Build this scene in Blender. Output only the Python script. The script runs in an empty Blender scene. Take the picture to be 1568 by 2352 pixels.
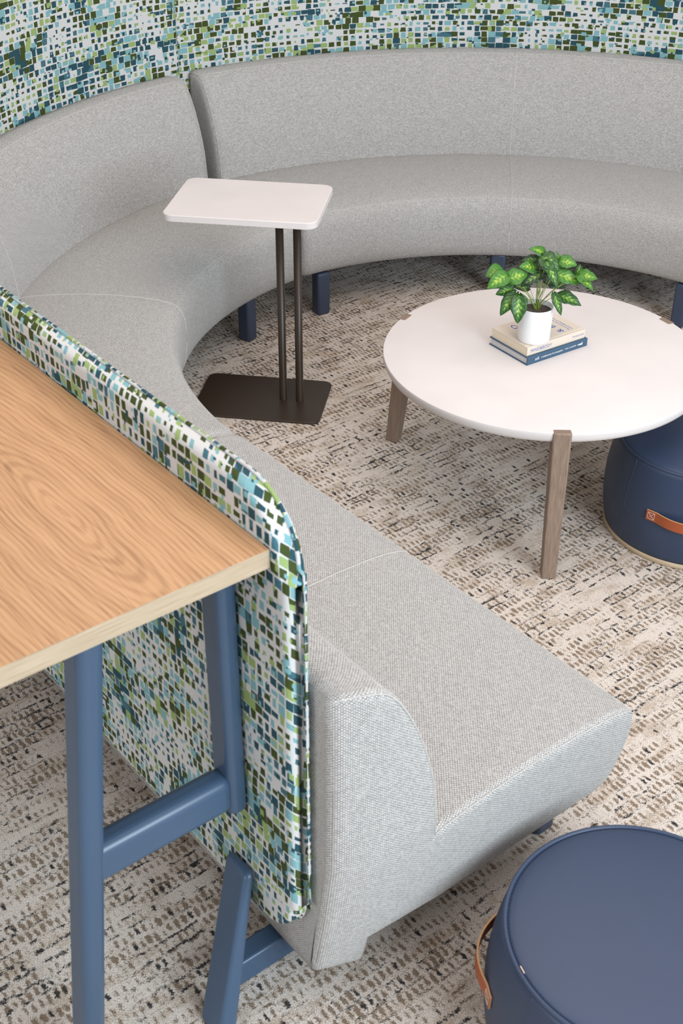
import bpy, bmesh, math, random
from mathutils import Vector, Matrix
from mathutils.geometry import delaunay_2d_cdt
random.seed(7)
PI = math.pi
sc = bpy.context.scene
COL = sc.collection

# ------------------------------------------------------------------ camera
cam_d = bpy.data.cameras.new('camera'); cam = bpy.data.objects.new('camera', cam_d); COL.objects.link(cam)
cam_d.sensor_fit = 'VERTICAL'; cam_d.sensor_height = 36.0; cam_d.lens = 2883.6 / 2352 * 36
cam_d.clip_start = .05
cam.matrix_world = Matrix.Translation((0, 0, 2.0)) @ Matrix.Rotation(PI/2 - .589, 4, 'X') @ Matrix.Rotation(.005, 4, 'Z')
cam_d.dof.use_dof = True; cam_d.dof.focus_distance = 3.7; cam_d.dof.aperture_fstop = 10.0
sc.camera = cam

# ------------------------------------------------------------------ world, lights, exposure
w = bpy.data.worlds.new('world'); sc.world = w; w.use_nodes = True
bg = w.node_tree.nodes['Background']; bg.inputs[0].default_value = (.97, .98, 1.0, 1); bg.inputs[1].default_value = .44
def area(name, loc, target, sx, sy, power, color):
    l = bpy.data.lights.new(name, 'AREA'); l.shape = 'RECTANGLE'; l.size = sx; l.size_y = sy; l.energy = power; l.color = color
    o = bpy.data.objects.new(name, l); COL.objects.link(o); o.location = loc
    o.rotation_euler = (Vector(target) - Vector(loc)).to_track_quat('-Z', 'Y').to_euler()
    return o
area('ceiling_light', (.5, 2.4, 3.0), (.5, 2.4, 0), 3.4, 3.0, 62, (1.0, .86, .79))
area('window_or_fill_light', (3.0, -1.5, 2.4), (.4, 2.0, .4), 2.8, 2.2, 262, (.77, .90, 1.0))
area('window_or_fill_light', (-3.6, -1.6, 1.9), (-.2, 1.8, .4), 2.6, 2.0, 62, (.93, .96, 1.0))  # added fill from the left for the screen under the bar table, no window there
vs = sc.view_settings
vs.view_transform = 'Standard'; vs.look = 'None'; vs.exposure = 0.10; vs.gamma = 1.0; vs.use_curve_mapping = False

# ------------------------------------------------------------------ node helper
def lin(r, g, b):
    f = lambda c: (c/255/12.92) if c/255 <= .04045 else ((c/255 + .055)/1.055)**2.4
    return (f(r), f(g), f(b), 1)
class NT:
    def __init__(self, name):
        self.m = bpy.data.materials.new(name); self.m.use_nodes = True
        self.t = self.m.node_tree; self.n = self.t.nodes; self.b = self.n['Principled BSDF']
    def put(self, sock, v):
        if isinstance(v, bpy.types.NodeSocket): self.t.links.new(v, sock)
        elif v is not None:
            try: sock.default_value = v
            except Exception: sock.default_value = (v, v, v)
    def math(self, op, a, b=None, c=None):
        k = self.n.new('ShaderNodeMath'); k.operation = op; self.put(k.inputs[0], a); self.put(k.inputs[1], b)
        if c is not None: self.put(k.inputs[2], c)
        return k.outputs[0]
    def add(self, a, b): return self.math('ADD', a, b)
    def sub(self, a, b): return self.math('SUBTRACT', a, b)
    def mul(self, a, b): return self.math('MULTIPLY', a, b)
    def sep(self, v):
        k = self.n.new('ShaderNodeSeparateXYZ'); self.put(k.inputs[0], v); return k.outputs
    def comb(self, x, y, z=0.0):
        k = self.n.new('ShaderNodeCombineXYZ'); self.put(k.inputs[0], x); self.put(k.inputs[1], y); self.put(k.inputs[2], z); return k.outputs[0]
    def uv(self): return self.n.new('ShaderNodeUVMap').outputs[0]
    def obj(self): return self.n.new('ShaderNodeTexCoord').outputs['Object']
    def noise(self, v, scale, detail=2.0, rough=.5, dist=0.0):
        k = self.n.new('ShaderNodeTexNoise'); self.put(k.inputs['Vector'], v); k.inputs['Scale'].default_value = scale
        k.inputs['Detail'].default_value = detail; k.inputs['Roughness'].default_value = rough; k.inputs['Distortion'].default_value = dist
        return k.outputs[0]
    def white(self, v):
        k = self.n.new('ShaderNodeTexWhiteNoise'); k.noise_dimensions = '3D'; self.put(k.inputs[0], v); return k.outputs
    def ramp(self, f, stops, interp='LINEAR'):
        k = self.n.new('ShaderNodeValToRGB'); k.color_ramp.interpolation = interp; e = k.color_ramp.elements
        while len(e) < len(stops): e.new(.5)
        for i, (p, c) in enumerate(stops):
            e[i].position = p; e[i].color = c if len(c) == 4 else (*c, 1)
        self.put(k.inputs[0], f); return k.outputs[0]
    def mr(self, v, a, b, c=0.0, d=1.0):
        k = self.n.new('ShaderNodeMapRange'); self.put(k.inputs[0], v); self.put(k.inputs[1], a); self.put(k.inputs[2], b); self.put(k.inputs[3], c); self.put(k.inputs[4], d); return k.outputs[0]
    def mix(self, f, a, b):
        k = self.n.new('ShaderNodeMix'); k.data_type = 'RGBA'
        self.put(k.inputs[0], f); self.put(k.inputs[6], a); self.put(k.inputs[7], b); return k.outputs[2]
    def bump(self, h, dist=.001, strength=1.0):
        k = self.n.new('ShaderNodeBump'); k.inputs['Strength'].default_value = strength; k.inputs['Distance'].default_value = dist
        self.put(k.inputs['Height'], h); self.t.links.new(k.outputs[0], self.b.inputs['Normal'])
    def out(self, color=None, rough=None, **kw):
        if color is not None: self.put(self.b.inputs['Base Color'], color)
        if rough is not None: self.put(self.b.inputs['Roughness'], rough)
        for k, v in kw.items(): self.put(self.b.inputs[k.replace('_', ' ')], v)
        return self.m

# ------------------------------------------------------------------ materials
def mat_weave(name, pitch, light, dark):
    t = NT(name); x, y, _ = t.sep(t.uv())
    x = t.mul(x, 1/pitch); y = t.mul(y, 1/(pitch*.82))
    ix = t.math('FLOOR', x); iy = t.math('FLOOR', y)
    lx = t.sub(t.sub(x, ix), .5); ly = t.sub(t.sub(y, iy), .5)
    par = t.math('MODULO', t.math('ABSOLUTE', t.add(ix, iy)), 2.0)
    blob = t.mul(t.sub(1.0, t.mul(t.mul(lx, lx), 3.2)), t.sub(1.0, t.mul(t.mul(ly, ly), 3.2)))
    wn = t.white(t.comb(ix, iy, 1.0))[0]
    val = t.add(t.mul(blob, t.add(.34, t.mul(par, .62))), t.mul(t.sub(wn, .5), .24))
    n2 = t.noise(t.comb(t.mul(x, .12), t.mul(y, .5)), 1.0, 2.0)
    val = t.add(val, t.mul(t.sub(n2, .5), .10))
    c = t.ramp(val, [(0.05, dark), (.95, light)])
    t.bump(t.mul(blob, t.add(.45, t.mul(par, .55))), .0011, .55)
    return t.out(c, .92, Specular_IOR_Level=.12, Sheen_Weight=.15, Sheen_Roughness=.5)
M_FAB = mat_weave('woven_grey_fabric', .0033, lin(234, 230, 225), lin(126, 124, 122))
M_STITCH = NT('pale_stitching').out(lin(205, 202, 198), .9)
M_SEAMDARK = NT('seam_thread').out(lin(140, 138, 135), .9)

def mat_mosaic(name):
    t = NT(name); uv = t.uv(); x, y, _ = t.sep(uv)
    pal = dict(white=lin(200, 200, 199), teal=lin(38, 74, 84), aqua=lin(122, 166, 172), olive=lin(61, 73, 33), leaf=lin(143, 164, 104), teal2=lin(64, 104, 116))
    low = t.noise(uv, 9.5, 1.5, .5)
    low2 = t.noise(t.comb(x, y, 4.0), 5.0, 1.0, .4)
    def layer(col, cx, cy, seed, lo, hi, jit, dens, stops, ox=0.0, oy=0.0, sizek=.0):
        py = t.add(t.mul(y, 1/cy), oy); iy = t.math('FLOOR', py)
        sh = t.white(t.comb(iy, seed, 2.0))[0]
        px = t.add(t.add(t.mul(x, 1/cx), ox), t.mul(sh, .55)); ix = t.math('FLOOR', px)
        a = t.white(t.comb(ix, iy, seed)); b = t.white(t.comb(ix, iy, seed + 11.3))
        r1, r2, r3 = t.sep(a[1]); r4, r5, r6 = t.sep(b[1])
        lx = t.sub(t.sub(t.sub(px, ix), .5), t.mul(t.sub(r3, .5), jit))
        ly = t.sub(t.sub(t.sub(py, iy), .5), t.mul(t.sub(r4, .5), jit))
        k = t.mul(t.sub(t.mr(low, .34, .66), .5), sizek)
        hw = t.add(t.mr(r1, 0.0, 1.0, lo, hi), k); hh = t.add(t.mr(r2, 0.0, 1.0, lo, hi), k)
        m = t.mul(t.math('LESS_THAN', t.math('ABSOLUTE', lx), hw), t.math('LESS_THAN', t.math('ABSOLUTE', ly), hh))
        m = t.mul(m, t.math('LESS_THAN', r5, dens))
        sel = t.add(t.mul(r6, .72), t.mul(t.mr(low2, .3, .7), .28))
        return t.mix(m, col, t.ramp(sel, stops, 'CONSTANT'))
    P = pal
    c = layer(P['white'], .0180, .0212, 3.0, .25, .50, .10, .95,
              [(0, P['teal']), (.30, P['teal2']), (.36, P['aqua']), (.52, P['leaf']), (.64, P['olive'])], sizek=.32)
    c = layer(c, .0150, .0175, 17.0, .10, .30, .5, .36, [(0, P['aqua']), (.4, P['teal']), (.62, P['leaf']), (.80, P['olive'])], .37, .21, .10)
    c = layer(c, .027, .031, 29.0, .10, .24, .6, .30, [(0, P['teal']), (.3, P['aqua']), (.55, P['leaf']), (.75, P['white'])], .11, .63)
    f = t.noise(uv, 900.0, 1.0)
    t.bump(f, .0004, .25)
    return t.out(c, .8, Specular_IOR_Level=.2)
M_MOS = mat_mosaic('mosaic_print_fabric')

def mat_carpet():
    t = NT('flecked_carpet'); x, y, _ = t.sep(t.obj())
    a0 = math.radians(38.0); ca, sa = math.cos(a0), math.sin(a0)
    p = t.comb(x, y)
    wob = t.mul(t.sub(t.noise(p, 22.0, 2.0, .6), .5), .014)
    fa_ = t.mul(t.sub(t.noise(t.comb(x, y, 7.0), 190.0, 3.0, .75), .5), .017)
    fb_ = t.mul(t.sub(t.noise(t.comb(x, y, 13.0), 190.0, 3.0, .75), .5), .017)
    a = t.add(t.add(t.add(t.mul(x, ca), t.mul(y, sa)), wob), fa_)             # along the rows
    b = t.add(t.add(t.add(t.mul(x, -sa), t.mul(y, ca)), wob), fb_)            # across the rows
    bb = t.mul(b, 1/.030); ib = t.math('FLOOR', bb); fb = t.sub(bb, ib)
    rb, rb2, rb3 = t.sep(t.white(t.comb(ib, 5.0, 0.0))[1])
    aa = t.add(t.mul(a, 1/.0150), t.mul(rb, 9.0)); ia = t.math('FLOOR', aa); fa = t.sub(aa, ia)
    ra, ra2, ra3 = t.sep(t.white(t.comb(ia, ib, 2.0))[1])
    cb = t.math('ABSOLUTE', t.sub(fb, .5)); cax = t.math('ABSOLUTE', t.sub(fa, .5))
    cb2 = t.math('ABSOLUTE', t.sub(fb, t.add(.35, t.mul(ra2, .3))))
    stroke = t.mul(t.mr(cax, t.add(.30, t.mul(ra3, .24)), .02), t.mr(cb2, t.add(.36, t.mul(ra, .16)), .16))
    patch = t.mr(t.noise(t.comb(t.mul(a, .32), t.mul(b, 1.7)), 8.0, 3.0, .6), .40, .58)
    stroke = t.mul(t.mul(stroke, t.add(.35, t.mul(ra, .65))), t.add(.26, t.mul(patch, .95)))
    # rows of short dashes lengthwise, at the borders of some rows
    edge = t.mr(t.sub(.5, cb), .32, .08)
    dash = t.mr(t.noise(t.comb(a, t.mul(ib, 7.7)), 42.0, 3.0, .7), .38, .60)
    run = t.mr(t.noise(t.comb(t.mul(a, .35), t.mul(ib, 3.1), 3.0), 10.0, 1.0), .42, .54)
    line = t.mul(t.mul(edge, dash), run)
    haze = t.mr(t.noise(t.comb(t.mul(a, .6), t.mul(b, 1.5), 5.0), 15.0, 4.0, .7), .38, .76)
    tuft = t.mr(t.noise(p, 480.0, 2.0, .75), .36, .64)
    tuft2 = t.mr(t.noise(t.comb(x, y, 9.0), 240.0, 2.0, .7), .30, .70)
    th = t.add(t.mul(tuft, .55), t.mul(tuft2, .45))
    def dither(d, lo): return t.mr(t.sub(d, t.mul(th, .70)), lo-.10, lo+.22)
    base = t.ramp(tuft, [(.0, lin(190, 174, 159)), (.45, lin(228, 215, 203)), (1.0, lin(252, 243, 234))])
    tan = t.ramp(tuft, [(.0, lin(152, 131, 109)), (1.0, lin(222, 203, 182))])
    brown = t.ramp(tuft, [(.0, lin(84, 70, 57)), (.6, lin(138, 117, 97)), (1.0, lin(182, 160, 138))])
    blk = t.ramp(tuft, [(.0, lin(34, 33, 34)), (1.0, lin(86, 82, 80))])
    c = t.mix(t.mul(dither(t.add(haze, t.mul(stroke, .5)), .06), .75), base, tan)
    c = t.mix(t.mul(dither(t.mul(stroke, 1.7), .07), .88), c, brown)
    c = t.mix(dither(t.mul(line, t.add(.55, t.mul(rb2, .5))), .06), c, brown)
    c = t.mix(dither(t.mul(line, t.mr(rb3, .35, .55)), .06), c, blk)
    dots = t.mul(t.mul(t.mr(ra2, .90, .94), t.mr(cax, .40, .15)), t.mr(cb, .42, .15))
    c = t.mix(dither(t.mul(dots, .9), .12), c, blk)
    t.bump(t.add(t.mul(tuft, .7), t.mul(tuft2, .6)), .004, .5)
    return t.out(c, .98, Specular_IOR_Level=.05)
M_CARPET = mat_carpet()

def mat_oak():
    t = NT('oak_laminate'); x, y, _ = t.sep(t.obj())               # local x runs along the grain
    n = t.noise(t.comb(t.mul(x, .9), t.mul(y, 5.0)), 2.2, 2.0, .45)
    dx = t.sub(x, .50); dy = t.sub(t.add(y, t.mul(t.sub(t.noise(t.comb(x, 0.0), 6.0, 1.0), .5), .03)), .045)
    r = t.math('SQRT', t.add(t.mul(t.mul(dx, dx), .030), t.mul(dy, dy)))
    ring = t.add(r, t.mul(t.sub(n, .5), .022))
    s = t.math('SINE', t.mul(ring, 760.0)); band = t.mr(s, .75, -.35)
    s2 = t.math('SINE', t.mul(ring, 150.0))
    pores = t.noise(t.comb(t.mul(x, 10.0), t.mul(y, 420.0)), 1.0, 3.0, .65)
    fine = t.noise(t.comb(t.mul(x, 5.0), t.mul(y, 210.0)), 1.0, 2.0, .6)
    v = t.add(t.add(t.mul(band, .12), t.mul(pores, .45)), t.add(t.mul(fine, .42), t.mul(s2, .035)))
    c = t.ramp(v, [(.25, lin(150, 110, 76)), (.55, lin(194, 150, 109)), (.9, lin(210, 170, 130))])
    t.bump(pores, .0003, .2)
    return t.out(c, .42, Specular_IOR_Level=.35)
M_OAK = mat_oak()
def mat_grain(name, c1, c2, rough, sx=8.0, sy=300.0):
    t = NT(name); x, y, z = t.sep(t.obj())
    g = t.noise(t.comb(t.mul(t.add(x, y), sx), t.mul(z, sy)), 1.0, 3.0, .6)
    return t.out(t.ramp(g, [(.3, c1), (.7, c2)]), rough)
M_OAKEDGE = mat_grain('oak_edge_band', lin(168, 147, 121), lin(196, 177, 152), .5, 12.0, 420.0)
def mat_paint(name, c, rough, bumpscale=None, dist=.0003, spec=.5):
    t = NT(name)
    if bumpscale: t.bump(t.noise(t.obj(), bumpscale, 3.0, .6), dist, .35)
    n = t.noise(t.obj(), 6.0, 2.0)
    k = t.mix(t.mr(n, .3, .7), tuple(v*.94 for v in c[:3]) + (1,), c)
    return t.out(k, rough, Specular_IOR_Level=spec)
M_NAVYPAINT = mat_paint('slate_blue_satin_paint', lin(65, 87, 112), .32, 700.0, .0001)
M_NAVYLEG = mat_paint('navy_painted_leg', lin(56, 67, 88), .45)
M_LEATHER = mat_paint('navy_leather', lin(52, 66, 91), .42, 260.0, .0006, .45)
M_WHITE = mat_paint('white_laminate', lin(226, 218, 215), .55, None, .0003, .25)
M_WHITEEDGE = mat_paint('white_edge', lin(236, 236, 235), .35)
M_BRONZE = mat_paint('dark_bronze_metal', lin(56, 43, 33), .38, 900.0, .0001)
M_TAUPE = NT('taupe_stained_wood')
_x, _y, _z = M_TAUPE.sep(M_TAUPE.obj())
M_TAUPE = M_TAUPE.out(M_TAUPE.ramp(M_TAUPE.noise(M_TAUPE.comb(M_TAUPE.mul(_x, 260.0), M_TAUPE.mul(_y, 260.0), M_TAUPE.mul(_z, 7.0)), 1.0, 3.0, .6), [(.3, lin(122, 101, 86)), (.7, lin(150, 129, 112))]), .5)
M_TAN = mat_grain('tan_plywood', lin(188, 164, 132), lin(212, 192, 162), .55, 40.0, 160.0)
M_STRAP = mat_paint('cognac_leather', lin(168, 84, 46), .38, 300.0, .0003)
M_STRAPEDGE = mat_paint('raw_leather_edge', lin(206, 158, 110), .7)
M_THREAD = NT('white_thread').out(lin(222, 208, 196), .8)
M_TAG = NT('pale_tag').out(lin(228, 196, 168), .8)
M_POT = mat_paint('white_ceramic', lin(238, 238, 238), .28)
def mat_soil():
    t = NT('potting_soil'); n = t.noise(t.obj(), 420.0, 4.0, .7); t.bump(n, .004, 1.0)
    return t.out(t.ramp(n, [(.3, lin(62, 54, 48)), (.7, lin(128, 116, 106))]), .95)
M_SOIL = mat_soil()
def mat_leaf(i):
    t = NT('variegated_leaf_%d' % i); x, y, _ = t.sep(t.uv())      # x 0..1 along, y -1..1 across
    ay = t.math('ABSOLUTE', y)
    vein = t.math('SINE', t.add(t.mul(t.sub(x, t.mul(ay, .28)), 34.0), t.mul(t.noise(t.comb(x, y, i*1.7), 4.0, 2.0), 5.0)))
    n = t.noise(t.comb(x, y, i*3.1), 5.0, 4.0, .65)
    core = t.sub(t.add(t.mul(t.sub(1.0, ay), .80), t.mul(vein, .15)), t.mul(t.math('ABSOLUTE', t.sub(x, .45)), .7))
    v = t.add(core, t.mul(t.sub(n, .5), 1.1))
    g = [(lin(44, 82, 34), lin(88, 142, 48), lin(192, 200, 96)), (lin(62, 116, 36), lin(104, 156, 46), lin(190, 196, 84)), (lin(28, 52, 28), lin(70, 112, 50), lin(170, 184, 96))][i]
    c = t.ramp(v, [(.30, g[0]), (.62, g[1]), (.95, g[2])])
    t.bump(vein, .0006, .5)
    m = t.out(c, .36, Specular_IOR_Level=.45); t.put(t.b.inputs['Subsurface Weight'], .0)
    return m
M_LEAF = [mat_leaf(i) for i in range(3)]
M_STEM = NT('green_stem').out(lin(132, 150, 70), .5)
M_BEIGE = mat_paint('beige_book_cloth', lin(222, 208, 192), .75, 900.0, .0002)
M_NAVYBOOK = mat_paint('blue_book_cloth', lin(62, 90, 114), .7, 900.0, .0002)
def mat_pages(name, c1, c2):
    t = NT(name); _, _, z = t.sep(t.obj())
    s = t.noise(t.comb(0.0, 0.0, z), 2600.0, 1.0)
    return t.out(t.ramp(s, [(.35, c1), (.65, c2)]), .85)
M_PAGES = mat_pages('page_block_cream', lin(222, 206, 180), lin(242, 230, 208))
M_PAGES2 = mat_pages('page_block_grey', lin(196, 194, 194), lin(220, 218, 218))
M_INK = NT('blue_ink').out(lin(46, 84, 168), .6)
M_WHITEINK = NT('white_ink').out(lin(232, 232, 230), .6)
M_WALL = mat_paint('warm_white_wall', lin(226, 222, 216), .9)

# ------------------------------------------------------------------ object helpers
def tag(o, label=None, cat=None, group=None, kind=None):
    if label: o['label'] = label
    if cat: o['category'] = cat
    if group: o['group'] = group
    if kind: o['kind'] = kind
    return o
def thing(name, loc, label, cat, group=None, rz=0.0):
    o = bpy.data.objects.new(name, None); COL.objects.link(o); o.location = loc; o.rotation_euler = (0, 0, rz)
    o.empty_display_size = .1
    return tag(o, label, cat, group)
def wmat(o):
    m = Matrix.Identity(4)
    while o is not None:
        m = Matrix.LocRotScale(o.location, o.rotation_euler, o.scale) @ m; o = o.parent
    return m
def mesh_obj(name, verts, faces, mat, parent=None, uvs=None, smooth=True, world=True, flat=(), mats=None, fmat=None):
    """verts are world coordinates unless world=False; uvs is per face a list of (u, v)"""
    me = bpy.data.meshes.new(name)
    if world and parent is not None:
        inv = wmat(parent).inverted(); verts = [inv @ Vector(v) for v in verts]
    me.from_pydata([tuple(v) for v in verts], [], faces)
    if uvs:
        l = me.uv_layers.new(name='UVMap'); i = 0; flatuv = []
        for f in uvs:
            for p in f: flatuv += [p[0], p[1]]
        l.data.foreach_set('uv', flatuv)
    for m in (mats or [mat]): me.materials.append(m)
    if smooth: me.polygons.foreach_set('use_smooth', [True]*len(me.polygons))
    for i in flat: me.polygons[i].use_smooth = False
    if fmat:
        for i, k in fmat.items(): me.polygons[i].material_index = k
    me.update()
    o = bpy.data.objects.new(name, me); COL.objects.link(o); o.parent = parent
    return o
def bevel(o, width, seg=3, angle=40):
    b = o.modifiers.new('bevel', 'BEVEL'); b.width = width; b.segments = seg; b.limit_method = 'ANGLE'; b.angle_limit = math.radians(angle)
    b.harden_normals = False
    for p in o.data.polygons: p.use_smooth = True
    try:
        o.data.set_sharp_from_angle(angle=math.radians(50))
    except Exception: pass
    return o
def hexa(name, c8, mat, parent, bev=.0, seg=3, world=True):
    """c8: 4 bottom corners (ccw seen from above) then 4 top corners"""
    f = [(3, 2, 1, 0), (4, 5, 6, 7), (0, 1, 5, 4), (1, 2, 6, 5), (2, 3, 7, 6), (3, 0, 4, 7)]
    o = mesh_obj(name, c8, f, mat, parent, smooth=False, world=world)
    if bev: bevel(o, bev, seg)
    return o
def boxl(name, x0, x1, y0, y1, z0, z1, mat, parent, bev=.0, seg=3):
    return hexa(name, [(x0, y0, z0), (x1, y0, z0), (x1, y1, z0), (x0, y1, z0), (x0, y0, z1), (x1, y0, z1), (x1, y1, z1), (x0, y1, z1)], mat, parent, bev, seg, world=False)
def tube(name, pts, r, mat, parent, n=8, world=True, closed=False):
    pts = [Vector(p) for p in pts]; V = []; F = []
    up = Vector((0, 0, 1)); N = len(pts)
    for i, p in enumerate(pts):
        if closed: d = pts[(i+1) % N] - pts[i-1]
        else: d = pts[min(i+1, N-1)] - pts[max(i-1, 0)]
        d.normalize()
        a = d.cross(up)
        if a.length < 1e-3: a = d.cross(Vector((1, 0, 0)))
        a.normalize(); b = a.cross(d)
        rr = r[i] if isinstance(r, (list, tuple)) else r
        V += [p + (a*math.cos(k*2*PI/n) + b*math.sin(k*2*PI/n))*rr for k in range(n)]
    for i in range(N if closed else N-1):
        j = (i+1) % N
        F += [(i*n+k, i*n+(k+1) % n, j*n+(k+1) % n, j*n+k) for k in range(n)]
    if not closed: F += [tuple(range(n))[::-1], tuple((N-1)*n+k for k in range(n))]
    return mesh_obj(name, V, F, mat, parent, world=world)
def lathe(name, prof, mat, parent, seg=96, loc=(0, 0, 0), a0=0.0, uv=False):
    V = []; F = []; n = len(prof)
    for i in range(seg):
        a = a0 + 2*PI*i/seg
        V += [(loc[0]+r*math.cos(a), loc[1]+r*math.sin(a), loc[2]+z) for r, z in prof]
    for i in range(seg):
        j = (i+1) % seg
        for k in range(n-1): F.append((i*n+k, j*n+k, j*n+k+1, i*n+k+1))
    if prof[0][0] > 1e-6: pass
    me = mesh_obj(name, V, F, mat, parent, world=False)
    bm = bmesh.new(); bm.from_mesh(me.data); bmesh.ops.remove_doubles(bm, verts=bm.verts, dist=1e-6)
    bmesh.ops.recalc_face_normals(bm, faces=bm.faces); bm.to_mesh(me.data); bm.free()
    for p in me.data.polygons: p.use_smooth = True
    return me

# ------------------------------------------------------------------ paths (plan geometry of the seating ring)
ANG = math.radians(-51.47)
EU = Vector((math.cos(ANG), math.sin(ANG))); EN = Vector((-EU.y, EU.x)); O3 = Vector((.129, 2.2707))
class Straight:
    def __init__(s, t0, t1): s.t0, s.t1, s.n = t0, t1, 40
    def at(s, t, v, z):
        p = O3 + EU*t + EN*v; return Vector((p.x, p.y, z))
class Arc:
    """t is arc length at radius R; v points to the ring's centre"""
    def __init__(s, c, R, a0, a1): s.c = Vector(c); s.R = R; s.a0, s.a1 = math.radians(a0), math.radians(a1); s.t0 = s.a0*R; s.t1 = s.a1*R; s.n = 56
    def at(s, t, v, z):
        a = t/s.R; ex = 0.0
        lo, hi = min(s.a0, s.a1), max(s.a0, s.a1)
        if a < lo: ex = (a-lo)*s.R; a = lo
        if a > hi: ex = (a-hi)*s.R; a = hi
        r = s.R - v
        p = s.c + Vector((math.cos(a), math.sin(a)))*r + Vector((-math.sin(a), math.cos(a)))*ex
        return Vector((p.x, p.y, z))

def inset(poly, d):
    n = len(poly); out = []
    for i in range(n):
        p0, p1, p2 = Vector(poly[i-1]), Vector(poly[i]), Vector(poly[(i+1) % n])
        a = (p1-p0).normalized(); b = (p2-p1).normalized()
        na = Vector((-a.y, a.x)); nb = Vector((-b.y, b.x))        # left normal = inward for ccw
        m = (na+nb)
        if m.length < 1e-5: m = na
        m.normalize(); k = d/max(.55, m.dot(na))
        q = p1 + m*k; out.append((q.x, q.y))
    return out

# seat + backrest cross-section, (v, z), counter-clockwise when v runs left to right
SEAT = [(-.595, .165), (-.45, .165), (-.25, .165), (-.06, .165), (-.025, .167), (-.008, .175), (.004, .192), (.012, .225), (.018, .275), (.019, .32), (.016, .355), (.008, .38), (-.006, .396),
        (-.022, .404), (-.06, .414), (-.12, .421), (-.20, .425), (-.28, .425), (-.36, .421), (-.43, .414), (-.475, .407), (-.492, .402)]
BACK = [(-.492, .402), (-.494, .42), (-.497, .46), (-.503, .52), (-.514, .57), (-.528, .618), (-.546, .668), (-.564, .708), (-.580, .738), (-.595, .758), (-.606, .767), (-.622, .772), (-.650, .774), (-.684, .768),
        (-.684, .70), (-.684, .55), (-.684, .40), (-.684, .25), (-.684, .12), (-.682, .09), (-.597, .09), (-.595, .12), (-.595, .165)]
PROFILE = SEAT[:-1] + BACK[:-1]

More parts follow.
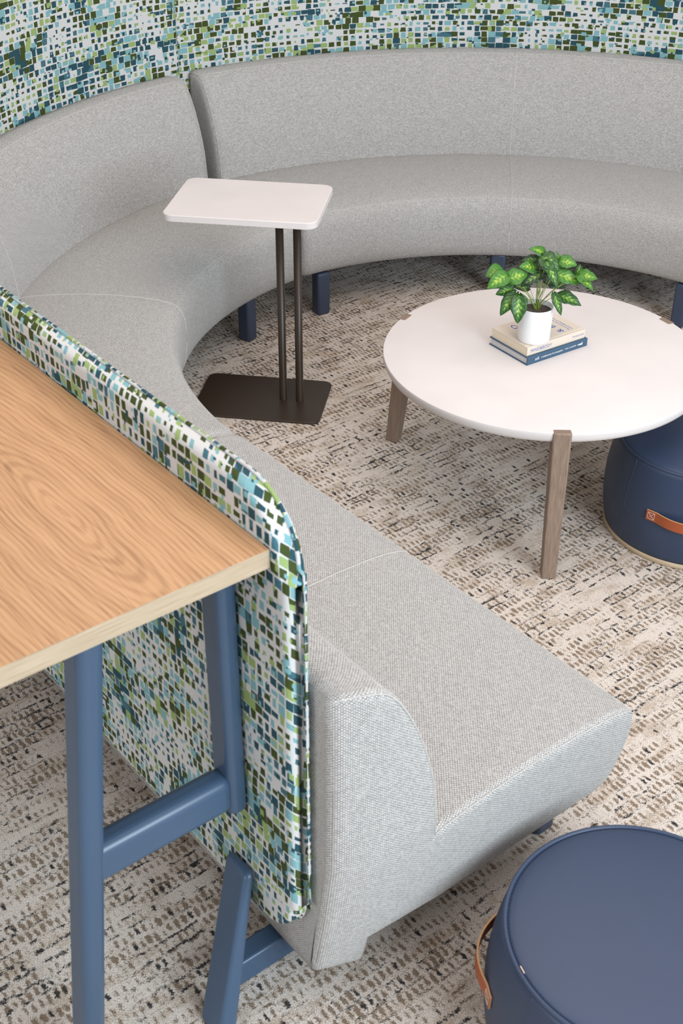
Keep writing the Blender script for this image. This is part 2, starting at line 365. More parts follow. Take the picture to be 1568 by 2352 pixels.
def sofa(name, path, label, group, legs, seam_front=True, cr=.03, end_lean=.0, skew=.0):
    mid = path.at((path.t0+path.t1)/2, -.3, 0)
    root = thing(name, mid, label, 'sofa', group, ANG if isinstance(path, Straight) else 0.0)
    sgn = 1 if path.t1 > path.t0 else -1
    n = path.n
    ts = [path.t0 + (path.t1-path.t0)*i/n for i in range(n+1)]
    def lean(t, v, z):
        if skew:
            k0 = max(0.0, 1.0-abs(t-path.t0)/.25) if (t-path.t0)*sgn > 0 else 1.0
            return sgn*skew*(-v/.65)*k0*k0
        if not end_lean: return 0.0
        k = min(1.0, max(0.0, (t-(path.t1-.14))/.14))**2
        return k*(end_lean*max(0, (.43-z)/.265)**1.4 + .042*max(0, (-.53-v)/.154)**2)
    def strip(nm, prof, mat):
        V = []; F = []; UV = []; L = [0.0]
        for a, b in zip(prof, prof[1:]): L.append(L[-1] + math.hypot(b[0]-a[0], b[1]-a[1]))
        m = len(prof)
        for t in ts: V += [path.at(t-lean(t, v, z), v, z) for v, z in prof]
        for i in range(n):
            for k in range(m-1):
                q = (i*m+k, i*m+k+1, (i+1)*m+k+1, (i+1)*m+k); u = [(ts[i], L[k]), (ts[i], L[k+1]), (ts[i+1], L[k+1]), (ts[i+1], L[k])]
                if sgn*(1 if isinstance(path, Straight) else -1) > 0: q = q[::-1]; u = u[::-1]
                F.append(q); UV.append(u)
        return mesh_obj(nm, V, F, mat, root, UV)
    strip('seat', SEAT, M_FAB); strip('backrest', BACK, M_FAB)
    # rounded end panels
    for e, t_end, d in ((0, path.t0, -sgn), (1, path.t1, sgn)):
        V = []; F = []; UV = []; m = len(PROFILE); J = 6
        for j in range(J+1):
            ph = j/J*PI/2
            pr = inset(PROFILE, cr*(1-math.cos(ph)))
            for v, z in pr:
                t = t_end + d*cr*math.sin(ph)
                V.append(path.at(t - lean(t, v, z), v, z))
        flip = (d > 0) == isinstance(path, Straight)
        for j in range(J):
            for k in range(m):
                k2 = (k+1) % m; q = (j*m+k, j*m+k2, (j+1)*m+k2, (j+1)*m+k)
                F.append(q[::-1] if flip else q)
        UVP = [inset(PROFILE, cr - cr*(PI/2)*(1-j/J)) for j in range(J+1)]
        for f in F: UV.append([UVP[i // m][i % m] for i in f])
        ring = inset(PROFILE, cr)
        pin = [Vector(p) for p in ring]
        def inside(p):
            c = False
            for a_, b_ in zip(ring, ring[1:]+ring[:1]):
                if (a_[1] > p[1]) != (b_[1] > p[1]) and p[0] < (b_[0]-a_[0])*(p[1]-a_[1])/(b_[1]-a_[1])+a_[0]: c = not c
            return c and min(math.hypot(p[0]-q[0], p[1]-q[1]) for q in ring) > .008
        grid = [Vector((-.70+.022*a_, .08+.022*b_)) for a_ in range(34) for b_ in range(34)]
        pin += [g for g in grid if inside(g)]
        cv, ce, cf, *_ = delaunay_2d_cdt(pin, [(k, (k+1) % m) for k in range(m)], [], 1, 1e-5)
        base = len(V); te = t_end + d*cr
        for p in cv: V.append(path.at(te - lean(te, p.x, p.y), p.x, p.y))
        for tri in cf:
            a_, b_, c_ = (cv[k] for k in tri[:3]); ccw = (b_-a_).cross(c_-a_) > 0
            tri = list(tri) if ccw else list(tri)[::-1]
            if flip: tri = tri[::-1]
            F.append(tuple(base+k for k in tri)); UV.append([(cv[k].x, cv[k].y) for k in tri])
        o = mesh_obj('end_panel', V, F, M_FAB, root, UV)
        bm = bmesh.new(); bm.from_mesh(o.data); bmesh.ops.remove_doubles(bm, verts=bm.verts, dist=2e-5); bm.to_mesh(o.data); bm.free()
        # stitched seam that borders the end panel: from the lip over the seat and up the backrest
        idx = [i for i, p in enumerate(PROFILE) if i >= 11 and i <= len(SEAT)-1+18]
        pts = [path.at(t_end + d*cr*.74 - lean(t_end + d*cr, *PROFILE[i]), *inset(PROFILE, cr*.285)[i]) for i in idx]
        tube('seam', pts, .0013, M_FABSEAM, root, 6)
    # mid seam across seat and backrest, front seam along the lip
    tm = (path.t0+path.t1)/2
    tube('seam', [path.at(tm, *p) for p in inset(PROFILE, -.0002)[4:len(SEAT)-1+14]], .0013, M_FABSEAM, root, 6)
    tube('seam', [path.at(t, *inset(PROFILE, .0004)[12]) for t in ts], .0013, M_FABSEAM, root, 6)
    tube('seam', [path.at(t - lean(t, -.606, .767), *inset(PROFILE, .0004)[len(SEAT)-1+10]) for t in ts], .0012, M_FABSEAM, root, 6)
    # painted frame under the seat
    V = []; F = []
    pr = [(-.56, .146), (-.085, .146), (-.085, .168), (-.56, .168)]
    i0 = 6 if isinstance(path, Straight) else 2; tt = ts[i0:len(ts)-i0]
    for t in tt: V += [path.at(t, v, z) for v, z in pr]
    for i in range(len(tt)-1):
        for k in range(4):
            q = (i*4+k, i*4+(k+1) % 4, (i+1)*4+(k+1) % 4, (i+1)*4+k); F.append(q)
    F += [(0, 1, 2, 3), tuple((len(tt)-1)*4+k for k in (3, 2, 1, 0))]
    o = mesh_obj('base_frame', V, F, M_NAVYLEG, root, smooth=False)
    bm = bmesh.new(); bm.from_mesh(o.data); bmesh.ops.recalc_face_normals(bm, faces=bm.faces); bm.to_mesh(o.data); bm.free()
    for (t, v, hw) in legs:
        a = [path.at(t-hw, v-.05, 0), path.at(t+hw, v-.05, 0), path.at(t+hw, v, 0), path.at(t-hw, v, 0)]
        if (a[1]-a[0]).cross(a[2]-a[1]).z < 0: a = a[::-1]
        hexa('leg', a + [p + Vector((0, 0, .166)) for p in a], M_NAVYLEG, root, .009)
    return root
M_FABSEAM = NT('seam_cord_grey').out(lin(190, 186, 181), .9)

def screen(name, path, label, group, zb=.195, zt=1.087, v0=-.687, thick=.041, r_top=.11, r_bot=.09, e=.014, inner_pip=True):
    """upholstered panel with rounded corners that follows the sofa's back"""
    root = thing(name, path.at((path.t0+path.t1)/2, v0-thick/2, 0), label, 'screen', group, ANG if isinstance(path, Straight) else 0.0)
    sgn = 1 if path.t1 > path.t0 else -1
    L = abs(path.t1-path.t0)
    ds = set()
    for i in range(path.n+1): ds.add(round(L*i/path.n, 5))
    for R in (r_top, r_bot):
        for i in range(9):
            d = R*(1-math.cos(i/8*PI/2)); ds.add(round(d, 5)); ds.add(round(L-d, 5))
    ds = sorted(ds)
    def zr(d):
        x = min(d, L-d); hi, lo = zt, zb
        if x < r_top: hi = zt - r_top + math.sqrt(max(0, r_top**2-(r_top-x)**2))
        if x < r_bot: lo = zb + r_bot - math.sqrt(max(0, r_bot**2-(r_bot-x)**2))
        return lo, hi
    st = []
    for j in range(5, 0, -1):
        ph = j/5*PI/2; st.append((-e*math.sin(ph), e*(1-math.cos(ph)), 0.0))
    st += [(d, 0.0, d) for d in ds]
    for j in range(1, 6):
        ph = j/5*PI/2; st.append((L+e*math.sin(ph), e*(1-math.cos(ph)), L))
    V = []; F = []; UV = []; ROW = []
    for dpos, ins, dz in st:
        lo, hi = zr(dz); lo += ins; hi -= ins
        va, vb = v0-thick+ins, v0-ins; rr = max(.0008, e-ins)
        sec = []
        def arc(cv, cz, a0):
            for k in range(5):
                a = a0 + k/4*PI/2; sec.append((cv+rr*math.cos(a), cz+rr*math.sin(a)))
        nz = 10
        arc(va+rr, lo+rr, PI)                                     # outer bottom
        arc(vb-rr, lo+rr, -PI/2)
        for k in range(1, nz): sec.append((vb, lo+rr+(hi-lo-2*rr)*k/nz))
        arc(vb-rr, hi-rr, 0)
        arc(va+rr, hi-rr, PI/2)
        for k in range(1, nz): sec.append((va, hi-rr-(hi-lo-2*rr)*k/nz))
        m = len(sec)
        cum = []
        for i, (v, z) in enumerate(sec):
            if i <= 7: cum.append(z - (v-(v0-thick))*.0 - 0.0)
            else: cum.append(z)
        ROW.append(sec)
        t = path.t0 + sgn*dpos
        V += [path.at(t, v, z) for v, z in sec]
    # uv: z on the faces, continued across the thickness on the rim
    def uvp(i, k):
        v, z = ROW[i][k]; w = v-(v0-thick); return (st[i][0]+1.0+w, z + w)
    for i in range(len(st)-1):
        for k in range(m):
            k2 = (k+1) % m
            q = [(i, k), (i, k2), (i+1, k2), (i+1, k)]
            if sgn*(1 if isinstance(path, Straight) else -1) > 0: q = q[::-1]
            F.append(tuple(a*m+b for a, b in q)); UV.append([uvp(a, b) for a, b in q])
    for i, rev in ((0, True), (len(st)-1, False)):
        f = [(i, k) for k in range(m)]
        if sgn*(1 if isinstance(path, Straight) else -1) < 0: rev = not rev
        if not rev: pass
        f = f[::-1] if rev else f
        F.append(tuple(a*m+b for a, b in f)); UV.append([uvp(a, b) for a, b in f])
    o = mesh_obj('panel', V, F, M_MOS, root, UV)
    # piping round the rim, near the seat side
    pts = []; UVs = []
    for d in ds: pts.append(path.at(path.t0+sgn*d, v0-.010, zr(d)[1]+.0008))
    p2 = []
    lo, hi = zr(L); k = 12
    p2 = [path.at(path.t1+sgn*(e*.92), v0-.010, hi+(lo-hi)*i/k) for i in range(k+1)]
    p3 = [path.at(path.t0+sgn*d, v0-.010, zr(d)[0]-.0008) for d in ds[::-1]]
    p4 = [path.at(path.t0-sgn*(e*.92), v0-.010, lo+(hi-lo)*i/k) for i in range(k+1)]
    loop = []
    for p in pts + p2 + p3 + p4:
        if not loop or (p-loop[-1]).length > .004: loop.append(p)
    pp = tube('piping', loop, .0034, M_MOS, root, 8, closed=True)
    me = pp.data; l = me.uv_layers.new(name='UVMap'); acc = [0.0]
    for a, b in zip(loop, loop[1:]): acc.append(acc[-1]+(b-a).length)
    for poly in me.polygons:
        for li in poly.loop_indices:
            vi = me.loops[li].vertex_index; l.data[li].uv = (acc[vi//8], (vi % 8)*.0034)
    return root

# ------------------------------------------------------------------ the room
def plane(name, pts, mat):
    o = mesh_obj(name, pts, [tuple(range(len(pts)))], mat, None, smooth=False); tag(o, kind='structure'); return o
fl = plane('floor', [(-6, -4, 0), (7, -4, 0), (7, 9, 0), (-6, 9, 0)], M_CARPET); tag(fl, 'cream carpet flecked with brown and black rows', 'floor')
wb = plane('wall_back', [(-6, 9, 0), (7, 9, 0), (7, 9, 3.2), (-6, 9, 3.2)], M_WALL); tag(wb, 'plain warm white wall far behind the curved screens', 'wall')
wl = plane('wall_left', [(-6, -4, 0), (-6, 9, 0), (-6, 9, 3.2), (-6, -4, 3.2)], M_WALL); tag(wl, 'plain warm white wall left of the seating ring', 'wall')

# ------------------------------------------------------------------ seating ring
C1 = (.603, 3.441); C2 = (.516, 3.368)
P3 = Straight(-.606, .660); PA = Arc(C1, 1.105, 216.9, 134.5); PB = Arc(C2, 1.112, 124.9, 44.5)
s3 = sofa('straight_sofa', P3, 'straight grey woven bench sofa nearest the camera, its end panel facing the navy pouf', None,
     [(.535, -.035, .019), (-.50, -.035, .024), (-.50, -.50, .024)], cr=.016, end_lean=.038)
sa = sofa('curved_sofa', PA, 'curved grey sofa at left, the one under the small white side table', 'curved sofas of the ring',
     [(math.radians(144.4)*1.105, -.03, .024), (math.radians(205)*1.105, -.03, .024), (math.radians(175)*1.105, -.50, .024)])
sb = sofa('curved_sofa', PB, 'long curved grey sofa at the back, behind the round coffee table', 'curved sofas of the ring',
     [(math.radians(121.4)*1.112, -.008, .026), (math.radians(86.2)*1.112, -.03, .028), (math.radians(50.6)*1.112, -.008, .026), (math.radians(86)*1.112, -.50, .024)], skew=.056)
# splayed stand under the straight sofa's outer end
R3 = Matrix.Translation((O3.x, O3.y, 0)) @ Matrix.Rotation(ANG, 4, 'Z')
def L3(*p): return R3 @ Vector(p)
def leg3(name, bot, top, mat, parent, bev):
    return hexa(name, [L3(*p) for p in bot] + [L3(*p) for p in top], mat, parent, bev, 4)
leg3('brace_leg', [(.474, -.862, 0), (.540, -.862, 0), (.540, -.824, 0), (.474, -.824, 0)], [(.412, -.748, .297), (.478, -.748, .297), (.478, -.7283, .297), (.412, -.7283, .297)], M_NAVYPAINT, s3, .011)
leg3('foot_rail', [(.425, -.79, .002), (.468, -.79, .002), (.468, -.45, .002), (.425, -.45, .002)], [(.425, -.79, .062), (.468, -.79, .062), (.468, -.45, .062), (.425, -.45, .062)], M_NAVYPAINT, s3, .006)

# printed screens behind the sofas
G = 'printed screens round the seating'
screen('privacy_screen', Straight(-.60, .575), 'mosaic print screen beside the oak bar table, with a rounded free corner', G)
screen('privacy_screen', Arc(C1, 1.105, 217.6, 132.7), 'curved mosaic print screen at left, behind the curved sofa under the white side table', G, r_top=.03, r_bot=.03, v0=-.690, zb=.12, zt=1.36)
screen('privacy_screen', Arc(C2, 1.112, 129.0, 40.0), 'curved mosaic print screen at the back, behind the long curved sofa', G, r_top=.03, r_bot=.03, v0=-.690, zb=.12, zt=1.36)

# ------------------------------------------------------------------ oak bar table (local x along the screen)
bt = thing('bar_table', L3(-.2, -.95, 0), 'tall oak topped table on slate blue legs along the printed screen', 'table', rz=ANG)
def LB(u, v, z): return (u+.2, v+.95, z)
U0, U1, V0, V1 = -.95, .5535, -1.22, -.7295
top = boxl('tabletop', U0+.2, U1+.2-.0012, V0+.95+.0012, V1+.95-.0012, .984, 1.0145, M_OAK, bt)
for nm, (a, b, c, d) in (('end', (U1-.0012, U1, V0, V1)), ('end', (U0, U0+.0012, V0, V1)), ('side', (U0, U1, V1-.0012, V1)), ('side', (U0, U1, V0, V0+.0012))):
    boxl('edge_band', a+.2, b+.2, c+.95, d+.95, .984, 1.0138, M_OAKEDGE, top)
def legB(nm, u0, u1, vb0, vb1, zb, vt0, vt1, zt, bev=.012):
    return hexa(nm, [LB(u0, vb0, zb), LB(u1, vb0, zb), LB(u1, vb1, zb), LB(u0, vb1, zb), LB(u0, vt0, zt), LB(u1, vt0, zt), LB(u1, vt1, zt), LB(u0, vt1, zt)], M_NAVYPAINT, bt, bev, 5, world=False)
for s in (0.0, -1.32):
    legB('leg', .414+s, .470+s, -1.086, -1.044, 0, -.978, -.936, .984, .015)
    legB('hanging_leg', .414+s, .470+s, -.764, -.7295, .440, -.764, -.7295, .984, .013)
    legB('rail', .420+s, .468+s, -1.014, -.755, .452, -1.014, -.755, .528, .018)
    legB('top_rail', .43+s, .462+s, -1.05, -.735, .955, -1.05, -.735, .984, .003)

# ------------------------------------------------------------------ side table
st = thing('side_table', (-.281, 3.664, 0), 'small white rectangular side table on two bronze posts, over the curved sofa seat', 'table', rz=-.1488)
def roundrect(nm, w, d, r, z0, z1, mat, parent, ox=0.0, oy=0.0, bev=.002):
    pts = []
    for cx, cy, a0 in ((w/2-r, d/2-r, 0), (-w/2+r, d/2-r, PI/2), (-w/2+r, -d/2+r, PI), (w/2-r, -d/2+r, 1.5*PI)):
        for k in range(9): a = a0+k/8*PI/2; pts.append((ox+cx+r*math.cos(a), oy+cy+r*math.sin(a)))
    n = len(pts)
    V = [(x, y, z0) for x, y in pts] + [(x, y, z1) for x, y in pts]
    F = [tuple(range(n))[::-1], tuple(range(n, 2*n))] + [(i, (i+1) % n, n+(i+1) % n, n+i) for i in range(n)]
    o = mesh_obj(nm, V, F, mat, parent, smooth=False, world=False); bevel(o, bev, 2, 60); return o
roundrect('tabletop', .462, .334, .034, .661, .682, M_WHITE, st)
roundrect('base_plate', .424, .290, .03, 0, .007, M_BRONZE, st, .018, .004, .0015)
for x in (.0878, .1424):
    o = lathe('post', [(.0, .007), (.0135, .007), (.0135, .0075), (.0125, .010), (.0125, .661), (.0, .661)], M_BRONZE, st, 32, (x, .005, 0))
boxl('mounting_plate', .05, .18, -.03, .04, .656, .6612, M_BRONZE, st, .001)

# ------------------------------------------------------------------ coffee table
CT = (.562, 3.1634); RT = .448
ct = thing('coffee_table', (CT[0], CT[1], 0), 'round white coffee table on three taupe wooden legs', 'table')
lathe('tabletop', [(0, .390), (.415, .390), (.432, .3915), (.4425, .397), (.4470, .406), (RT, .416), (RT, .4235), (RT-.0008, .4246), (RT-.002, .425), (0, .425)], M_WHITE, ct, 160)
for k in range(3):
    a = -1.5944 + k*2*PI/3; er = Vector((math.cos(a), math.sin(a), 0)); et = Vector((-er.y, er.x, 0))
    prof = [(.487, 0), (.453, .4262), (.430, .4262), (.418, .388), (.400, .388), (.404, .365), (.450, 0)]
    V = []; n = len(prof)
    for s in (-1, 1):
        for r, z in prof:
            hwid = .0195 + .0040*z/.426
            V.append(er*r + et*s*hwid + Vector((0, 0, z)))
    F = [tuple(range(n)), tuple(range(2*n-1, n-1, -1))] + [(i, n+i, n+(i+1) % n, (i+1) % n) for i in range(n)]
    o = mesh_obj('leg', V, F, M_TAUPE, ct, smooth=False, world=False)
    bm = bmesh.new(); bm.from_mesh(o.data); bmesh.ops.recalc_face_normals(bm, faces=bm.faces); bm.to_mesh(o.data); bm.free()
    bevel(o, .004, 3, 30)

# ------------------------------------------------------------------ poufs
def pouf(loc, label, seams, handle_a, handle_z, span, bow):
    root = thing('pouf', (loc[0], loc[1], 0), label, 'pouf', 'round navy leather poufs')
    lathe('base_ring', [(0, 0), (.238, 0), (.2405, .002), (.2405, .014), (.238, .0165), (0, .0165)], M_TAN, root, 128)
    def rb(z):
        s = (z-.0165)/(.277-.0165); return .2395 + (.2285-.2395)*s + .0165*math.sin(PI*min(1, s*.98))**.9
    lathe('body', [(0, .0165)] + [(rb(z), z) for z in [.0165+(.277-.0165)*i/24 for i in range(25)]] + [(.220, .2765), (0, .2765)], M_LEATHER, root, 128)
    top = [(.2245, .275), (.2235, .2795), (.218, .2825), (.205, .2855), (.17, .2895), (.12, .2925), (.06, .2943), (0, .295)]
    lathe('top_panel', [(0, .270), (.2245, .270)] + top, M_LEATHER, root, 128)
    N = 128
    tube('piping', [(.2265*math.cos(2*PI*i/N), .2265*math.sin(2*PI*i/N), .2795) for i in range(N)], .0042, M_LEATHER, root, 10, False, True)
    M = 190
    bmv = []; bmf = []
    for i in range(M):                                            # row of stitches inside the piping
        a = 2*PI*i/M; r = .2205; c, s = math.cos(a), math.sin(a); z = .2824
        for dr, dt in ((-.0008, -.0024), (.0008, -.0024), (.0008, .0024), (-.0008, .0024)):
            bmv.append(((r+dr)*c - dt*s, (r+dr)*s + dt*c, z - dr*.45))
        bmf.append((i*4, i*4+1, i*4+2, i*4+3))
    st_ = mesh_obj('stitching', bmv, bmf, M_LEATHERDARK, root, world=False, smooth=False); st_['kind'] = 'stuff'
    for a in seams:
        tube('seam', [((rb(z)-.0003)*math.cos(a), (rb(z)-.0003)*math.sin(a), z) for z in [.02+(.275-.02)*i/16 for i in range(17)]], .0013, M_LEATHER, root, 6, False)
    # leather strap handle: sewn at both ends, bowed outwards between
    V = []; F = []; N = 28; hw = .0145; th = .0022; rows = []
    for i in range(N+1):
        s = -1+2*i/N; a = handle_a + s*span
        b = 0 if abs(s) > .74 else (math.cos(s/.74*PI/2))**1.0*bow
        sag = .0
        for (dz, dr) in ((-hw, .0012), (hw, .0012), (hw, .0012+th*1.6), (-hw, .0012+th*1.6)):
            z = handle_z+dz; r = rb(z)*(1 if b == 0 else 1) + dr + b
            V.append((r*math.cos(a), r*math.sin(a), z))
    for i in range(N):
        for k in range(4): F.append((i*4+k, (i+1)*4+k, (i+1)*4+(k+1) % 4, i*4+(k+1) % 4))
    F += [(0, 1, 2, 3), tuple(N*4+k for k in (3, 2, 1, 0))]
    fm = {}
    for i in range(N): fm[i*4+1] = 1; fm[i*4+3] = 1
    fm[len(F)-1] = 1; fm[len(F)-2] = 1
    hd = mesh_obj('handle', V, F, None, root, world=False, smooth=True, mats=[M_STRAP, M_STRAPEDGE], fmat=fm)
    hd['label'] = 'cognac leather strap handle with cross stitched ends'
    bm = bmesh.new(); bm.from_mesh(hd.data); bmesh.ops.recalc_face_normals(bm, faces=bm.faces)
    for e_ in bm.edges:
        if e_.calc_face_angle(0) > 1.0: e_.smooth = False
    bm.to_mesh(hd.data); bm.free()
    for s in (-1, 1):                                             # boxed cross stitches
        def q(da, dz):
            a = handle_a + s*span*.87 + da/.245; z = handle_z+dz; r = rb(z)+.0012+th*1.6+.0004
            return (r*math.cos(a), r*math.sin(a), z)
        k = .0095
        for a, b in (((-k, -k), (k, -k)), ((k, -k), (k, k)), ((k, k), (-k, k)), ((-k, k), (-k, -k)), ((-k, -k), (k, k)), ((-k, k), (k, -k))):
            tube('stitch', [q(a[0]+(b[0]-a[0])*j/4, a[1]+(b[1]-a[1])*j/4) for j in range(5)], .00045, M_THREAD, hd, 5, False)
    return root, rb
M_LEATHERDARK = NT('navy_thread').out(lin(44, 56, 82), .7)
p1, rb = pouf((.500, 1.335), 'navy leather pouf in the foreground, with its whole round top in view', [math.radians(211.5), math.radians(91), math.radians(331)], math.radians(167.5), .155, .41, .014)
boxl('tag', -.0008, .0008, -.007, .007, 0, .0012, M_TAG, p1).matrix_local = Matrix.Translation((.2215*math.cos(math.radians(200)), .2215*math.sin(math.radians(200)), .2826)) @ Matrix.Rotation(math.radians(200), 4, 'Z')
p2, rb = pouf((.985, 2.950), 'navy leather pouf tucked under the edge of the round coffee table', [math.radians(208), math.radians(88), math.radians(328)], math.radians(251), .150, .44, .018)

# ------------------------------------------------------------------ books
def text_part(body, size, mat, parent, m, name='lettering', align='LEFT', sx=1.0, bold=0.0, width=None, space=1.0):
    c = bpy.data.curves.new('t', 'FONT'); c.body = body; c.size = size; c.align_x = align; c.align_y = 'CENTER'; c.extrude = .00008; c.offset = bold; c.resolution_u = 3; c.space_character = space
    o = bpy.data.objects.new('t', c); COL.objects.link(o)
    dg = bpy.context.evaluated_depsgraph_get(); me = bpy.data.meshes.new_from_object(o.evaluated_get(dg))
    bpy.data.objects.remove(o); bpy.data.curves.remove(c)
    if width: sx = width/max(1e-6, max(v.co.x for v in me.vertices)-min(v.co.x for v in me.vertices))
    me.transform(m @ Matrix.Diagonal((sx, 1, 1, 1))); me.materials.clear(); me.materials.append(mat)
    n = bpy.data.objects.new(name, me); COL.objects.link(n); n.parent = parent; me.name = name
    return n
# local x runs along the spine (spine on the -y side), head of the book at x = 0
def book(name, loc, rz, w, d, hgt, cover, pages, label, board, over):
    r = thing(name, loc, label, 'book', None, rz)
    V = []; sec = [(over*0, 0)]
    # cover section (y, z): back board, spine, front board with hinge groove
    g = .0012
    out = [(d, 0), (.0, 0), (-.0008, .002), (-.0008, hgt-.002), (0, hgt), (.006, hgt), (.0085, hgt-g), (.011, hgt), (d, hgt)]
    inn = [(d, hgt-board), (.011, hgt-board), (.0085, hgt-board-g*.3), (.006, hgt-board), (board, hgt-board), (board, board), (d, board)]
    pr = out + inn; n = len(pr)
    V = [(0, y, z) for y, z in pr] + [(w, y, z) for y, z in pr]
    F = [tuple(range(n)), tuple(range(2*n-1, n-1, -1))] + [(i, n+i, n+(i+1) % n, (i+1) % n) for i in range(n)]
    o = mesh_obj('cover', V, F, cover, r, smooth=False, world=False)
    bm = bmesh.new(); bm.from_mesh(o.data); bmesh.ops.recalc_face_normals(bm, faces=bm.faces); bm.to_mesh(o.data); bm.free()
    boxl('page_block', over, w-over, board, d-over, board, hgt-board, pages, r)
    return r, o
b2, c2 = book('book', (.505, 3.083, .425), math.radians(34.4), .223, .160, .0238, M_NAVYBOOK, M_PAGES2, 'slate blue hardback lying directly on the coffee table, lower of the two books', .0024, .0035)
b1, c1 = book('book', (.5035, 3.0915, .4488), math.radians(34.0), .2125, .150, .0262, M_BEIGE, M_PAGES, 'beige book with blue lettering under the plant pot, upper of the two books', .0014, .0008)
SP = Matrix.Translation((0, -.0009, 0)) @ Matrix.Rotation(PI/2, 4, 'X')          # spine face: text x along the spine
def spine(b, body, x, wd, size, z, mat, **k): text_part(body, size, mat, b, Matrix.Translation((x, -.0009, z)) @ Matrix.Rotation(PI/2, 4, 'X'), width=wd, **k)
spine(b1, 'MIND&BODY', .0125, .076, .0138, .0125, M_INK, space=1.18)
spine(b1, 'The School of Life', .165, .042, .0072, .0140, M_INK)
spine(b2, 'still', .028, .0140, .0125, .0122, M_WHITEINK)
spine(b2, 'a mindful practice for photographers', .0505, .081, .0078, .0122, M_WHITEINK)
spine(b2, 'PAUL SANDERS', .139, .041, .0066, .0122, M_WHITEINK, space=1.2)
# small publisher mark at the foot of the spine: a dot and a solid block
lathe('publisher_mark', [(0, 0), (.0022, 0), (.0022, .0003), (0, .0003)], M_WHITEINK, b2, 16).matrix_local = Matrix.Translation((.1885, -.0008, .0122)) @ Matrix.Rotation(PI/2, 4, 'X')
boxl('publisher_mark', .192, .204, -.0011, -.0007, .0095, .0140, M_WHITEINK, b2)
boxl('publisher_mark', .2015, .204, -.0011, -.0007, .0140, .0172, M_WHITEINK, b2)
# cover: lines read from spine to fore-edge, their tops towards the head
CV = lambda x, y: Matrix.Translation((x, y, .02625)) @ Matrix.Rotation(PI/2, 4, 'Z')
text_part('MIND', .027, M_INK, b1, CV(.058, .030), width=.10, space=1.15)
text_part('& BODY', .027, M_INK, b1, CV(.148, .022), width=.125, space=1.15)
text_part('Physical exercises for', .0085, M_INK, b1, CV(.174, .022), width=.075)
text_part('mental wellbeing and calm', .0085, M_INK, b1, CV(.184, .022), width=.085)

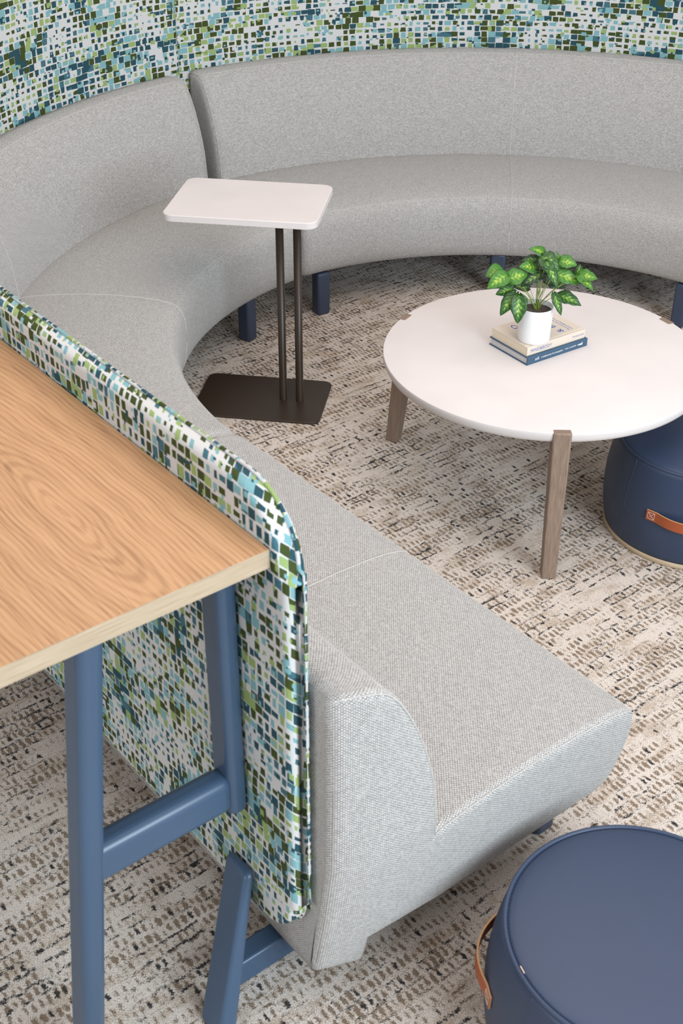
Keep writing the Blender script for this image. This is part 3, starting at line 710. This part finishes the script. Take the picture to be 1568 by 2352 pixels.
# ------------------------------------------------------------------ potted plant
PO = (.527, 3.150, .4752)
pl = thing('potted_plant', PO, 'variegated green leafy plant in a white pot on the stacked books', 'plant')
lathe('pot', [(0, 0), (.0425, 0), (.0440, .0012), (.0446, .004), (.0468, .0965), (.0462, .0978), (.0452, .0978), (.0445, .0965), (.0435, .078), (0, .078)], M_POT, pl, 72)
so = lathe('soil', [(0, .0852), (.010, .0856), (.022, .0842), (.034, .0848), (.0444, .084), (.0440, .080), (0, .079)], M_SOIL, pl, 48)
LEAVES = [
((0.0149, 0.02, 0.2394), (-0.0333, 0.0, 0.2609), 0.0228, 1), ((0.0233, 0.04, 0.2288), (0.0432, 0.05, 0.2274), 0.0132, 2),
((-0.0024, 0.03, 0.2214), (-0.0509, 0.02, 0.2177), 0.0204, 2), ((-0.0005, -0.005, 0.242), (0.0462, -0.03, 0.2114), 0.0396, 0),
((0.01, -0.02, 0.2345), (0.0433, -0.05, 0.1696), 0.0240, 0), ((0.0536, 0.02, 0.2195), (0.0998, 0.01, 0.2112), 0.0300, 1),
((0.0609, 0.03, 0.1964), (0.0465, 0.03, 0.2405), 0.0120, 1), ((0.0429, 0.0, 0.1911), (0.1118, -0.01, 0.1665), 0.0336, 1),
((0.1018, -0.01, 0.1931), (0.1506, -0.03, 0.1893), 0.0276, 1), ((0.1039, 0.02, 0.1727), (0.1124, 0.03, 0.2068), 0.0192, 0),
((0.1011, -0.015, 0.1927), (0.1399, -0.045, 0.1623), 0.0216, 1), ((-0.0984, 0.01, 0.1937), (-0.1451, -0.01, 0.1867), 0.0396, 1),
((-0.0899, -0.02, 0.1964), (-0.1431, -0.045, 0.1664), 0.0372, 1), ((-0.0858, -0.02, 0.1825), (-0.0311, -0.005, 0.1928), 0.0372, 1),
((-0.0073, 0.01, 0.2031), (-0.0574, -0.0, 0.2108), 0.0312, 1), ((0.0088, 0.0, 0.1947), (-0.0509, -0.02, 0.1623), 0.0288, 2),
((-0.0653, 0.0, 0.1471), (-0.1158, -0.02, 0.1389), 0.0300, 0), ((-0.062, -0.02, 0.1443), (-0.1038, -0.05, 0.091), 0.0324, 0),
((-0.0551, -0.035, 0.1433), (-0.0564, -0.06, 0.072), 0.0360, 0), ((0.0242, 0.04, 0.1689), (0.079, 0.02, 0.1417), 0.0444, 2),
((0.0383, -0.03, 0.148), (0.0597, -0.055, 0.0937), 0.0192, 0), ((0.0566, -0.0, 0.131), (0.1179, -0.02, 0.1078), 0.0300, 0),
((-0.0188, 0.03, 0.1368), (-0.0662, 0.03, 0.1404), 0.0228, 2)]
def leaf(B, T, wd, mi, i):
    B, T = Vector(B), Vector(T); d = T-B; ln = d.length; x = d.normalized()
    hint = Vector((.15*math.sin(i*2.1), -.72, .80)); nrm = (hint - x*hint.dot(x)).normalized(); y = nrm.cross(x)
    NS, NW = 12, 8; V = []; F = []; UV = []
    for a in range(NS+1):
        s = a/NS
        half = wd*.56*(math.sin(PI*min(1, s**.62*.97+.03))**.75)*(1-.10*s)
        if s < .12: half *= .55+.45*s/.12
        if a == NS: half = .0002
        drop = -.16*ln*(s-.5)**2*2 + .05*ln
        for b in range(NW+1):
            q = -1+2*b/NW
            rip = 1+.05*math.sin(s*17+i)*abs(q)
            back = -.10*ln*(abs(q)**2)*max(0, 1-s*4)                # heart-shaped lobes behind the base
            lift = half*(.30*abs(q)-.10*q*q) + .0012*math.sin(s*15+q*2+i)*abs(q)
            V.append(B + x*(s*ln+back) + y*(q*half*rip) + nrm*(lift+drop)); 
    m = NW+1
    for a in range(NS):
        for b in range(NW):
            F.append((a*m+b, (a+1)*m+b, (a+1)*m+b+1, a*m+b+1)); UV.append([(a/NS, -1+2*b/NW), ((a+1)/NS, -1+2*b/NW), ((a+1)/NS, -1+2*(b+1)/NW), (a/NS, -1+2*(b+1)/NW)])
    o = mesh_obj('leaf', V, F, M_LEAF[mi], pl, UV, world=False)
    k = o.modifiers.new('thick', 'SOLIDIFY'); k.thickness = .0005
    return B + nrm*(.05*ln - .08*ln)
for i, (B, T, wd, mi) in enumerate(LEAVES):
    b = leaf(B, T, wd*1.2, mi, i)
    a = Vector((.004*math.sin(i*1.9), .004*math.cos(i*2.3), .083)); pts = []
    m1 = Vector((a.x*.5+b.x*.22, a.y*.5+b.y*.22, a.z+(b.z-a.z)*.55 + .004)); 
    for k in range(11):
        s = k/10; pts.append(a*(1-s)**2 + m1*2*s*(1-s) + b*s*s)
    tube('stem', pts, [.0010-.0004*k/10 for k in range(11)], M_STEM, pl, 6, False)
